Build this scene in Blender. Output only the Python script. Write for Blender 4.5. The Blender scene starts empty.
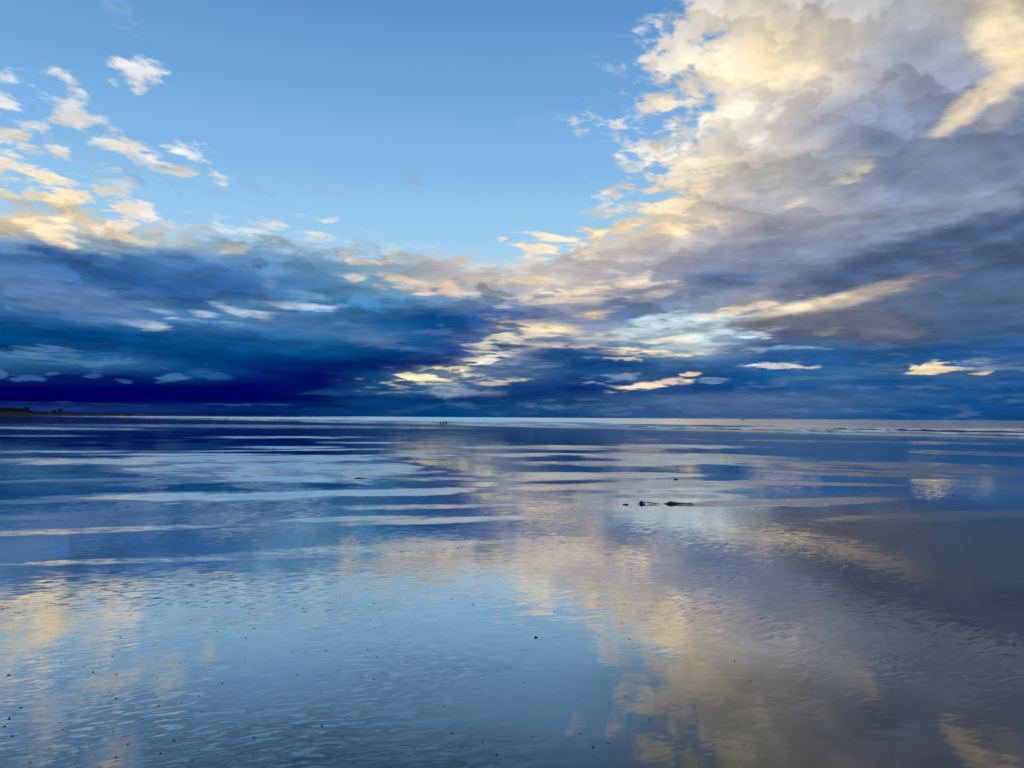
import bpy, bmesh, math, random
import numpy as np
from mathutils import Vector, Matrix, Euler, noise as mnoise

random.seed(7)
scene = bpy.context.scene
COL = scene.collection
R = math.radians

# ------------------------------------------------------------------ camera
FPX, W, H = 770.0, 1024, 768
PITCH, ROLL = R(2.49), R(0.36)
CAM_Z = 1.6
cam_d = bpy.data.cameras.new('camera')
cam = bpy.data.objects.new('camera', cam_d)
COL.objects.link(cam)
cam_d.sensor_width = 36.0
cam_d.lens = 36.0 * FPX / W
cam_d.clip_start, cam_d.clip_end = 0.05, 120000.0
ROT = Euler((R(90) + PITCH, 0, 0)).to_matrix() @ Matrix.Rotation(ROLL, 3, 'Z')
cam.matrix_world = Matrix.Translation((0, 0, CAM_Z)) @ ROT.to_4x4()
scene.camera = cam

scene.view_settings.view_transform = 'Standard'
scene.view_settings.look = 'None'
scene.view_settings.exposure = 0.0
scene.view_settings.gamma = 1.0
scene.cycles.max_bounces = 6
scene.cycles.use_denoising = True
scene.cycles.denoiser = 'OPENIMAGEDENOISE'
scene.cycles.denoising_input_passes = 'RGB'
scene.cycles.use_adaptive_sampling = True
scene.cycles.adaptive_threshold = 0.014
scene.cycles.adaptive_min_samples = 16
scene.cycles.sample_clamp_indirect = 4.0


def ray(px, py):
    return (ROT @ Vector(((px - W / 2) / FPX, (H / 2 - py) / FPX, -1.0))).normalized()


def sky_at(px, py):
    """compass bearing and height (degrees) of a direction"""
    d = ray(px, py)
    return math.degrees(math.atan2(d.x, d.y)), math.degrees(math.asin(d.z))


# ------------------------------------------------------------------ node maths
class E:
    """a value in a node tree; arithmetic builds Math nodes"""
    tree = None

    def __init__(self, s):
        self.s = s

    @staticmethod
    def m(op, *a, clamp=False):
        n = E.tree.nodes.new('ShaderNodeMath')
        n.operation = op
        n.use_clamp = clamp
        for i, v in enumerate(a):
            if isinstance(v, E):
                E.tree.links.new(v.s, n.inputs[i])
            else:
                n.inputs[i].default_value = float(v)
        return E(n.outputs[0])

    def __add__(s, o): return E.m('ADD', s, o)
    def __radd__(s, o): return E.m('ADD', o, s)
    def __sub__(s, o): return E.m('SUBTRACT', s, o)
    def __rsub__(s, o): return E.m('SUBTRACT', o, s)
    def __mul__(s, o): return E.m('MULTIPLY', s, o)
    def __rmul__(s, o): return E.m('MULTIPLY', o, s)
    def __truediv__(s, o): return E.m('DIVIDE', s, o)


def clamp01(a): return E.m('MINIMUM', E.m('MAXIMUM', a, 0.0), 1.0)
def mad(a, b, c): return E.m('MULTIPLY_ADD', a, b, c)


def smooth(a, lo, hi):
    t = clamp01((a - lo) * (1.0 / (hi - lo)))
    return t * t * (3.0 - 2.0 * t)


def vec(x, y, z=0.0):
    n = E.tree.nodes.new('ShaderNodeCombineXYZ')
    for i, v in enumerate((x, y, z)):
        if isinstance(v, E):
            E.tree.links.new(v.s, n.inputs[i])
        else:
            n.inputs[i].default_value = float(v)
    return n.outputs[0]


def fbm(v, scale=1.0, detail=5, rough=0.55, dist=0.0, colour=False, lac=2.0):
    n = E.tree.nodes.new('ShaderNodeTexNoise')
    n.noise_dimensions = '3D'
    E.tree.links.new(v, n.inputs['Vector'])
    n.inputs['Scale'].default_value = scale
    n.inputs['Detail'].default_value = detail
    n.inputs['Roughness'].default_value = rough
    n.inputs['Lacunarity'].default_value = lac
    n.inputs['Distortion'].default_value = dist
    if colour:
        s = E.tree.nodes.new('ShaderNodeSeparateColor')
        E.tree.links.new(n.outputs['Color'], s.inputs[0])
        return E(s.outputs[0]), E(s.outputs[1]), E(s.outputs[2])
    return E(n.outputs[0])


def lin(c):
    return tuple(((v / 255) / 12.92 if v <= 10 else ((v / 255 + 0.055) / 1.055) ** 2.4) for v in c)


def mixc(f, a, b, clamp=True):
    """colour mix; a, b sockets or linear tuples"""
    n = E.tree.nodes.new('ShaderNodeMix')
    n.data_type = 'RGBA'
    n.clamp_factor = clamp
    if isinstance(f, E):
        E.tree.links.new(f.s, n.inputs[0])
    else:
        n.inputs[0].default_value = f
    for k, v in ((6, a), (7, b)):
        if isinstance(v, tuple):
            n.inputs[k].default_value = (*v[:3], 1)
        else:
            E.tree.links.new(v, n.inputs[k])
    return n.outputs[2]


def scalec(c, f):
    """colour times a number (a mix towards black, unclamped)"""
    return mixc(1.0 - f, c, (0.0, 0.0, 0.0), clamp=False)


def vop(op, a, b):
    n = E.tree.nodes.new('ShaderNodeVectorMath')
    n.operation = op
    for i, v in enumerate((a, b)):
        if isinstance(v, tuple):
            n.inputs[i].default_value = v
        else:
            E.tree.links.new(v, n.inputs[i])
    return n.outputs[0]


def ramp(fac, stops, interp='LINEAR'):
    n = E.tree.nodes.new('ShaderNodeValToRGB')
    n.color_ramp.interpolation = interp
    el = n.color_ramp.elements
    while len(el) > 1:
        el.remove(el[-1])
    for i, (p, c) in enumerate(stops):
        e = el[0] if i == 0 else el.new(p)
        e.position = p
        e.color = c if len(c) == 4 else (*c, 1)
    E.tree.links.new(fac.s, n.inputs[0])
    return n.outputs[0], E(n.outputs[1])


# ------------------------------------------------------------------ sun and sky
SUN_EL, SUN_AZ = 8.0, 205.0          # low, behind the viewer, screened by cloud
world = bpy.data.worlds.new('World')
world.use_nodes = True
wt = world.node_tree
wt.nodes.clear()
E.tree = wt
w_out = wt.nodes.new('ShaderNodeOutputWorld')
w_bg = wt.nodes.new('ShaderNodeBackground')
SKY_STRENGTH = 0.1
w_bg.inputs['Strength'].default_value = SKY_STRENGTH
wt.links.new(w_bg.outputs[0], w_out.inputs[0])
world.cycles.sampling_method = 'NONE'

sun_d = bpy.data.lights.new('sun', 'SUN')
sun_d.energy = 0.5
sun_d.angle = R(12)
sun_d.color = (1.0, 0.86, 0.68)
sun = bpy.data.objects.new('sun', sun_d)
COL.objects.link(sun)
_sd = Vector((math.sin(R(SUN_AZ)) * math.cos(R(SUN_EL)), math.cos(R(SUN_AZ)) * math.cos(R(SUN_EL)), math.sin(R(SUN_EL))))
sun.rotation_euler = _sd.to_track_quat('Z', 'Y').to_euler()

tc = wt.nodes.new('ShaderNodeTexCoord')
sep = wt.nodes.new('ShaderNodeSeparateXYZ')
wt.links.new(tc.outputs['Generated'], sep.inputs[0])
dx, dy, dz = (E(sep.outputs[i]) for i in range(3))
# clear sky: Nishita, graded by height
nish = wt.nodes.new('ShaderNodeTexSky')
nish.sky_type = 'NISHITA'
nish.sun_disc = False
nish.sun_elevation = R(SUN_EL)
nish.sun_rotation = R(SUN_AZ)
K = 1.0 / SKY_STRENGTH
wt.links.new(tc.outputs['Generated'], nish.inputs[0])
nsep = wt.nodes.new('ShaderNodeSeparateColor')
wt.links.new(nish.outputs[0], nsep.inputs[0])
tie = E(nsep.outputs[0]) * 1e-9        # keeps the node evaluation order compact
az = E.m('ARCTAN2', dx, dy) * (180 / math.pi) + tie
el = E.m('ABSOLUTE', E.m('ARCSINE', dz) * (180 / math.pi)) + tie

base, _ = ramp(clamp01(el / 45.0), [(e / 45.0, tuple(v * K for v in lin(c))) for e, c in (
    (0, (190, 215, 225)), (5, (192, 226, 240)), (10, (178, 218, 243)), (14, (152, 204, 242)),
    (19, (128, 184, 234)), (24, (108, 166, 220)), (29, (92, 148, 206)), (45, (70, 120, 180)))], 'EASE')
base = mixc(0.06, base, nish.outputs[0])

# cloud texture space: compressed towards the horizon as a layer overhead would be
vv = E.m('LOGARITHM', el * 0.22 + 1.0, math.e)
q = vec(az * 0.085, vv * 3.3, 0.0)
q_hi = vec(az * 0.085 + 0.04, vv * 3.3 + 0.16, 0.0)
w1, w2, w3 = fbm(q, 1.3, 6, 0.6, colour=True)
bill = fbm(q, 2.3, 5, 0.52, 0.3)
bill_up = fbm(q_hi, 2.3, 5, 0.52, 0.3)
flake, fine, grain = fbm(vec(az * 0.42 + el * 0.16, vv * 25.0, 4.0), 1.0, 6, 0.60, 0.3, colour=True)
low1, low2, low3 = fbm(vec(az * 0.34, el * 2.0, 8.0), 1.0, 6, 0.62, 0.2, colour=True)
relief = bill - bill_up
erode = bill * 0.3 + flake * 0.7          # 0..1, mean about .5

wamp = clamp01(el * 0.11 + 0.10)
azw = az + (w1 - 0.5) * 7.0 * wamp + (fine - 0.5) * 2.6
elw = el + (w2 - 0.5) * 2.4 * wamp + (grain - 0.5) * 1.2 * wamp

AZ0, AZ1 = -38.0, 38.0
COLS = [64 * i for i in range(17)]
N_ = None
# cloud colour (and cover 0-1) by height: what the banks of cloud look like across the view
C0 = (226, 218, 205, 0.0)


def clear(n): return [C0] * n


GRID = [
 (-60, clear(9) + [(215,208,198,.3), (212,206,196,.7), (205,200,192,1), (190,190,190,1), (180,185,190,1), (180,182,186,1), (185,182,178,1), (215,200,175,1)]),
 (0,   clear(10) + [(222,215,205,.10), (215,206,196,.75), (215,206,190,1), (192,190,188,1), (182,186,190,1), (180,180,180,1), (190,180,165,1)]),
 (35,  clear(9) + [(222,215,205,.0), (222,215,205,.2), (226,216,200,.7), (240,220,185,1), (215,205,190,1), (175,180,190,1), (160,168,185,1), (180,175,170,1)]),
 (70,  clear(9) + [(226,220,208,.0), (226,220,208,.3), (235,225,205,.8), (248,228,190,1), (212,203,188,1), (158,166,184,1), (145,155,178,1), (150,155,172,1)]),
 (105, clear(9) + [(226,220,208,.0), (224,218,206,.36), (232,223,208,.75), (208,202,194,1), (180,180,185,1), (136,149,175,1), (136,148,174,1), (122,136,165,1)]),
 (140, [(230,222,208,.12), (230,222,208,.1), (230,222,208,.0)] + clear(6) + [(226,220,208,.0), (226,218,205,.3), (226,216,200,.75), (192,187,182,1), (152,161,180,1), (126,143,172,1), (124,138,166,1), (110,128,160,1)]),
 (170, [(232,218,190,.3), (235,218,188,.25), (200,205,210,.1), (200,205,210,.0)] + clear(5) + [(226,220,208,.0), (230,218,198,.35), (222,211,196,.85), (196,190,182,1), (160,165,178,1), (121,139,168,1), (120,135,165,1), (115,130,162,1)]),
 (200, [(222,204,172,.5), (238,216,180,.42), (205,202,196,.2), (190,205,220,.1), (190,205,220,.0)] + clear(4) + [(230,214,190,.0), (232,214,186,.45), (196,186,176,1), (166,166,172,1), (164,164,171,1), (125,140,168,1), (118,136,164,1), (104,124,155,1)]),
 (225, [(206,190,164,.9), (246,226,186,.85), (226,216,200,.5), (200,206,215,.3), (205,210,215,.2), (215,212,208,.1), (220,214,206,.05), (220,214,206,0), (228,214,192,.1), (232,216,188,.12), (236,216,182,.75), (192,182,176,1), (156,158,170,1), (138,147,168,1), (110,128,158,1), (95,118,150,1), (85,108,140,1)]),
 (243, [(118,145,188,1), (142,160,190,1), (180,184,192,1), (164,178,200,.9), (162,180,205,.75), (175,188,205,.45), (200,200,204,.2), (215,206,196,.05), (226,210,190,.15), (222,208,190,.35), (206,196,184,.95), (170,170,178,1), (136,146,168,1), (115,132,160,1), (94,114,148,1), (84,107,140,1), (75,100,132,1)]),
 (262, [(72,112,167,1), (70,108,165,1), (76,115,170,1), (86,125,180,1), (95,135,185,1), (100,138,182,.97), (150,165,185,.8), (190,184,182,.6), (212,200,186,.4), (204,198,194,.75), (192,186,182,1), (140,148,170,1), (114,128,156,1), (94,114,145,1), (80,103,138,1), (75,98,132,1), (70,95,130,1)]),
 (280, [(80,115,165,1), (60,100,158,1), (50,95,155,1), (55,100,160,1), (62,106,165,1), (86,130,180,1), (132,160,190,1), (184,180,178,1), (204,194,180,1), (186,180,180,1), (156,160,175,1), (94,117,155,1), (114,128,158,1), (94,114,145,1), (84,104,138,1), (80,105,140,1), (85,108,142,1)]),
 (300, [(76,118,170,1), (70,112,165,1), (65,108,162,1), (50,98,155,1), (75,120,170,1), (70,120,170,1), (76,126,175,1), (106,140,175,1), (132,150,175,1), (160,160,166,1), (104,128,164,1), (130,145,170,1), (150,150,160,1), (130,135,150,1), (94,112,142,1), (85,110,145,1), (85,110,145,1)]),
 (318, [(30,90,150,1), (40,95,155,1), (55,105,165,1), (70,115,170,1), (70,115,170,1), (60,112,168,1), (30,90,150,1), (10,75,140,1), (58,100,155,1), (122,136,164,1), (70,110,160,1), (150,170,185,1), (120,120,135,1), (100,110,130,1), (75,95,125,1), (70,98,135,1), (75,105,145,1)]),
 (335, [(0,70,130,1), (0,72,132,1), (5,75,138,1), (20,82,145,1), (30,92,150,1), (45,105,160,1), (50,100,155,1), (0,70,135,1), (90,120,160,1), (150,164,178,1), (140,165,185,1), (140,160,180,1), (62,90,130,1), (85,95,120,1), (85,95,120,1), (60,90,125,1), (55,95,140,1)]),
 (350, [(0,55,115,1), (15,70,130,1), (10,70,130,1), (0,60,125,1), (0,65,128,1), (0,75,138,1), (0,72,135,1), (0,55,120,1), (60,95,150,1), (20,70,130,1), (70,120,170,1), (130,165,190,1), (30,90,150,1), (30,90,150,1), (15,75,135,1), (10,75,140,1), (10,78,145,1)]),
 (362, [(50,105,152,1), (45,100,150,1), (40,95,148,1), (0,65,125,1), (0,45,115,1), (0,40,110,1), (0,25,95,1), (10,50,110,1), (50,95,145,1), (0,65,125,1), (0,65,125,1), (40,95,150,1), (10,80,145,1), (20,85,148,1), (10,78,140,1), (25,85,145,1), (50,100,150,1)]),
 (375, [(5,40,105,1), (5,30,100,1), (0,30,100,1), (5,60,120,1), (0,40,115,1), (0,10,95,1), (20,70,120,1), (100,122,145,1), (50,95,140,1), (0,65,125,1), (40,90,145,1), (0,75,140,1), (10,82,148,1), (40,100,155,1), (30,88,145,1), (50,100,145,1), (20,82,145,1)]),
 (388, [(0,0,90,1), (0,0,90,1), (0,5,95,1), (0,5,95,1), (0,5,95,1), (0,20,95,1), (20,75,125,1), (60,105,150,1), (10,60,125,1), (0,40,110,1), (0,55,120,1), (0,60,125,1), (0,72,138,1), (20,85,148,1), (0,70,135,1), (15,78,142,1), (0,70,135,1)]),
 (400, [(0,0,82,1), (0,0,82,1), (0,2,86,1), (0,4,88,1), (0,4,88,1), (0,18,88,1), (5,58,115,1), (0,55,110,1), (0,50,110,1), (5,65,120,1), (40,90,140,1), (60,100,145,1), (55,98,145,1), (50,98,148,1), (35,92,148,1), (10,80,140,1), (0,75,140,1)]),
 (409, [(22,48,115,1), (20,50,115,1), (15,52,112,1), (10,45,108,1), (5,38,102,1), (0,50,105,1), (0,60,115,1), (0,65,120,1), (5,68,125,1), (5,68,125,1), (30,82,140,1), (50,95,145,1), (50,95,148,1), (35,88,145,1), (10,78,140,1), (0,72,138,1), (0,70,135,1)]),
 (417, [(0,8,80,1), (0,8,80,1), (0,10,82,1), (0,14,84,1), (0,20,88,1), (0,40,100,1), (0,54,108,1), (0,60,112,1), (0,62,118,1), (2,64,122,1), (20,76,134,1), (36,86,140,1), (36,86,140,1), (26,82,138,1), (6,74,134,1), (0,68,132,1), (0,66,130,1)]),
]

row_el = [sky_at(512, y)[1] for y, _ in GRID]           # heights of the rows
col_f = [(sky_at(x, 300)[0] - AZ0) / (AZ1 - AZ0) for x in COLS]
# height as seen on an upright plane ahead of the beach, levelled
_l, _r = sky_at(0, 300), sky_at(1024, 300)
tilt = (_r[1] / math.cos(R(_r[0])) - _l[1] / math.cos(R(_l[0]))) / (_r[0] - _l[0])
elw = elw / E.m('MAXIMUM', E.m('COSINE', azw * (math.pi / 180)), 0.6) - az * tilt
colv = clamp01((azw - AZ0) / (AZ1 - AZ0))
rgb, cover = None, None
for i, (y, cells) in enumerate(GRID):
    if 240 < y < 380:                       # the left bank is a touch cooler than first judged
        cells = [(cl[0] * .93, cl[1] * 1.025, *cl[2:]) if q_ < 7 else cl for q_, cl in enumerate(cells)]
    if y > 340:                             # low cloud to the right is shifted a little greyer
        cells = [(cl[0] + 16, cl[1] + 5, *cl[2:]) if q_ > 7 else cl for q_, cl in enumerate(cells)]
    c, a = ramp(colv, [(f, (*(v * K for v in lin(cl[:3])), cl[3])) for f, cl in zip(col_f, cells)], 'LINEAR')
    if rgb is None:
        rgb, cover = c, a
    else:
        t = clamp01((row_el[i - 1] - elw) * (1.0 / (row_el[i - 1] - row_el[i])))
        rgb = mixc(t, rgb, c)
        cover = mad(a - cover, t, cover)


def make_patch_group():
    """one oval patch of cloud with ragged edges laid over the sky behind it"""
    g = bpy.data.node_groups.new('cloud_patch', 'ShaderNodeTree')
    I = {}
    for nm, tp in (('Sky', 'NodeSocketColor'), ('Patch', 'NodeSocketColor'), ('U', 'NodeSocketFloat'), ('V', 'NodeSocketFloat'),
                   ('Ragged', 'NodeSocketFloat'), ('Shade', 'NodeSocketFloat'), ('a', 'NodeSocketFloat'), ('b', 'NodeSocketFloat'), ('c', 'NodeSocketFloat'),
                   ('d', 'NodeSocketFloat'), ('e', 'NodeSocketFloat'), ('f', 'NodeSocketFloat'),
                   ('Raggedness', 'NodeSocketFloat'), ('Level', 'NodeSocketFloat'), ('NegInv', 'NodeSocketFloat'), ('S2', 'NodeSocketFloat'), ('S3', 'NodeSocketFloat')):
        g.interface.new_socket(nm, in_out='INPUT', socket_type=tp)
    g.interface.new_socket('Sky', in_out='OUTPUT', socket_type='NodeSocketColor')
    old, E.tree = E.tree, g
    gi, go = g.nodes.new('NodeGroupInput'), g.nodes.new('NodeGroupOutput')
    i = {s.name: E(s) for s in gi.outputs if s.name}
    p = mad(i['U'], i['a'], mad(i['V'], i['b'], i['c']))
    r = mad(i['U'], i['d'], mad(i['V'], i['e'], i['f']))
    f = mad(p, p, r * r)
    t = clamp01(mad(f, i['NegInv'], mad(i['Ragged'], i['Raggedness'], i['Level'])))
    t = mad(t, i['S2'], i['S3']) * (t * t)
    lit = mixc(i['Shade'], i['Patch'].s, (0.0, 0.0, 0.0), clamp=False)
    g.links.new(mixc(t, i['Sky'].s, lit), go.inputs[0])
    E.tree = old
    return g


PATCH = make_patch_group()


def patch(sky, px, py, rx, ry, ang, colour, strength, u, v, ragged, shade, raggedness, low, soft):
    a0, e0 = sky_at(px, py)
    kx = abs(sky_at(px + 5, py)[0] - sky_at(px - 5, py)[0]) / 10
    ky = abs(sky_at(px, py + 5)[1] - sky_at(px, py - 5)[1]) / 10
    c, s = math.cos(R(ang)), math.sin(R(ang))
    a, b, d, e = c / (kx * rx), -s / (ky * rx), s / (kx * ry), c / (ky * ry)
    n = E.tree.nodes.new('ShaderNodeGroup')
    n.node_tree = PATCH
    n.inputs['Patch'].default_value = (*(x * K for x in lin(colour)), 1)
    for k, val in (('a', a), ('b', b), ('c', -a * a0 - b * e0), ('d', d), ('e', e), ('f', -d * a0 - e * e0),
                   ('Raggedness', raggedness / soft), ('Level', (1 - low) / soft), ('NegInv', -1 / soft), ('S2', -2 * strength), ('S3', 3 * strength)):
        n.inputs[k].default_value = val
    L = E.tree.links.new
    L(sky, n.inputs['Sky'])
    L(u.s, n.inputs['U'])
    L(v.s, n.inputs['V'])
    L(ragged.s, n.inputs['Ragged'])
    L(shade.s, n.inputs['Shade'])
    return n.outputs[0]


sky = base
# broken fair-weather scraps in the clear part (x, y, rx, ry, tilt, colour, strength)
WH, WM, GR, GD = (230, 228, 224), (236, 229, 214), (140, 172, 208), (242, 230, 206)
SCRAPS = [
 (30, 76, 46, 17, 10, WH, .9), (140, 75, 38, 20, 5, WH, .85), (120, 14, 40, 16, 25, (150, 182, 220), .5), (75, 117, 62, 14, 10, WH, .9),
 (2, 103, 26, 16, 0, WH, .9), (38, 143, 66, 13, 6, WM, .9), (92, 142, 28, 8, 0, WM, .9), (122, 140, 6, 7, 0, WM, .7), (150, 150, 46, 11, 2, WM, .95),
 (172, 166, 68, 10, 7, WM, 1.0), (196, 154, 22, 9, 20, WH, .8), (30, 168, 70, 17, 5, GD, 1.0), (120, 184, 34, 10, 5, WM, .8), (172, 207, 12, 5, -10, WM, .8), (150, 204, 14, 7, 10, WM, .8),
 (40, 188, 90, 16, 4, GD, 1.0), (80, 204, 84, 16, 4, GD, 1.0), (110, 214, 60, 12, 5, GD, 1.0), (60, 226, 90, 16, 4, GD, 1.0), (20, 212, 50, 14, 3, (180, 172, 165), .9), (80, 216, 40, 8, 3, (190, 180, 170), .8), (150, 232, 60, 10, 4, (236, 214, 184), .8), (130, 222, 40, 8, 3, (150, 185, 220), .5),
 (150, 178, 46, 20, 10, GR, .65), (92, 160, 26, 18, 60, GR, .5), (200, 190, 40, 14, 20, GR, .3), (262, 196, 40, 10, 28, GR, .35), (276, 174, 13, 5, 25, GR, .4), (325, 193, 24, 9, -10, GR, .3), (414, 173, 22, 10, 5, GR, .35),
 (298, 218, 26, 4, 3, WM, .85), (265, 234, 40, 7, 3, WM, .8), (330, 221, 9, 3, 0, WH, .7), (240, 210, 20, 5, 10, GR, .3),
 (604, 130, 36, 9, -6, WH, .85), (630, 114, 24, 8, -8, WH, .8), (642, 100, 16, 6, -25, WH, .7), (648, 80, 26, 12, 10, WH, .7), (665, 60, 40, 11, -8, WM, .8), (645, 128, 30, 11, -15, WH, .8),
 (658, 45, 16, 8, 20, (160, 190, 225), .4), (652, 28, 26, 7, 20, (160, 190, 225), .35), (610, 182, 26, 12, 10, (170, 200, 228), .3), (556, 118, 36, 8, 0, (165, 200, 232), .25),
 (705, 20, 30, 16, 20, WM, .9), (700, 40, 44, 18, 10, WM, .9), (725, 70, 70, 22, 5, WM, 1), (690, 103, 60, 13, 5, WM, .95), (705, 122, 44, 10, 5, WH, .9), (690, 147, 50, 12, 0, WM, .9), (672, 176, 50, 12, -6, WM, .9), (664, 160, 26, 8, 0, WH, .7),
 (60, 90, 40, 5, 12, WH, .7), (20, 122, 40, 6, 4, WH, .7), (110, 128, 36, 5, 6, WH, .7), (70, 160, 50, 6, 4, WM, .8), (205, 178, 30, 5, 4, WM, .8), (130, 196, 40, 6, 4, WM, .8), (255, 222, 40, 5, 3, WM, .7), (300, 232, 40, 5, 3, WM, .7), (200, 226, 50, 6, 3, WM, .7), (600, 118, 30, 7, -8, WH, .7), (622, 142, 30, 6, -6, WH, .7), (650, 150, 40, 8, -8, WM, .8), (640, 190, 44, 8, -8, WM, .8), (620, 226, 40, 7, -6, WM, .7), (668, 90, 40, 8, -6, WM, .8), (660, 35, 30, 8, 10, WH, .6),
 (645, 16, 30, 6, -20, (170, 195, 225), .4), (640, 215, 30, 8, -10, WM, .8),
]
ua = az + (w1 - 0.5) * 3.6 + (fine - 0.5) * 1.6
ue = el + (w3 - 0.5) * 1.8 + (fine - 0.5) * 0.7
erode_c = erode - 0.5
shade0 = relief * -0.9 - (grain - 0.5) * 0.9          # 1 - light
shade1 = E.m('MINIMUM', relief * -1.1 - (grain - 0.5) * 0.9, 0.5)
for px, py, rx, ry, ang, c, st in SCRAPS:
    sky = patch(sky, px, py, rx, ry, ang, c, st, ua, ue, erode_c, shade0, 13.0, 0.15, 1.9)

# the banks
layer_t = E.m('FRACT', vv * 3.4 - az * mad(smooth(az, -5.0, 20.0), 0.022, -0.006) + bill * 3.0 + flake * 0.35)
edge_t = E.m('MINIMUM', layer_t * 5.0, 1.0 - layer_t)                # a firm lower lip, then a slow fade upward
lay_on = smooth(w3, 0.36, 0.56) * smooth(el, 2.5, 5.0) * mad(smooth(az, 8.0, 20.0) * (1.0 - smooth(el, 15.0, 20.0)), -0.75, 1.0)
layer2 = E.m('FRACT', vv * 6.0 + az * 0.01 + w1 * 4.0 + flake * 0.5)
edge2 = E.m('MINIMUM', layer2 * 7.0, 1.0 - layer2)
shade = mad(relief, 0.9, 1.0) * mad(fine - 0.5, 0.20, 1.0) * mad((edge_t - 0.42) * lay_on, mad(smooth(az, 0.0, 14.0), -0.14, 0.50), 1.0) * mad((edge2 - 0.42) * smooth(el, 1.5, 4.0), 0.28, 1.0)
body = scalec(rgb, E.m('MAXIMUM', shade, 0.35))
lowband = 1.0 - smooth(el, 3.5, 8.0)
body = mixc(smooth(low1 * 0.6 + low3 * 0.4, 0.48, 0.66) * lowband * 0.6 * smooth(az, -16.0, 4.0), body, tuple(v * K for v in lin((98, 126, 162))))
body = mixc(smooth(low2, 0.52, 0.70) * lowband * 0.5, body, scalec(body, 0.6))
cov = smooth(cover + (erode - 0.5) * mad(E.m('MULTIPLY', cover, 1.0 - cover), 16.0, 0.0), 0.15, 0.80)
sky = mixc(cov, sky, body)

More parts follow.
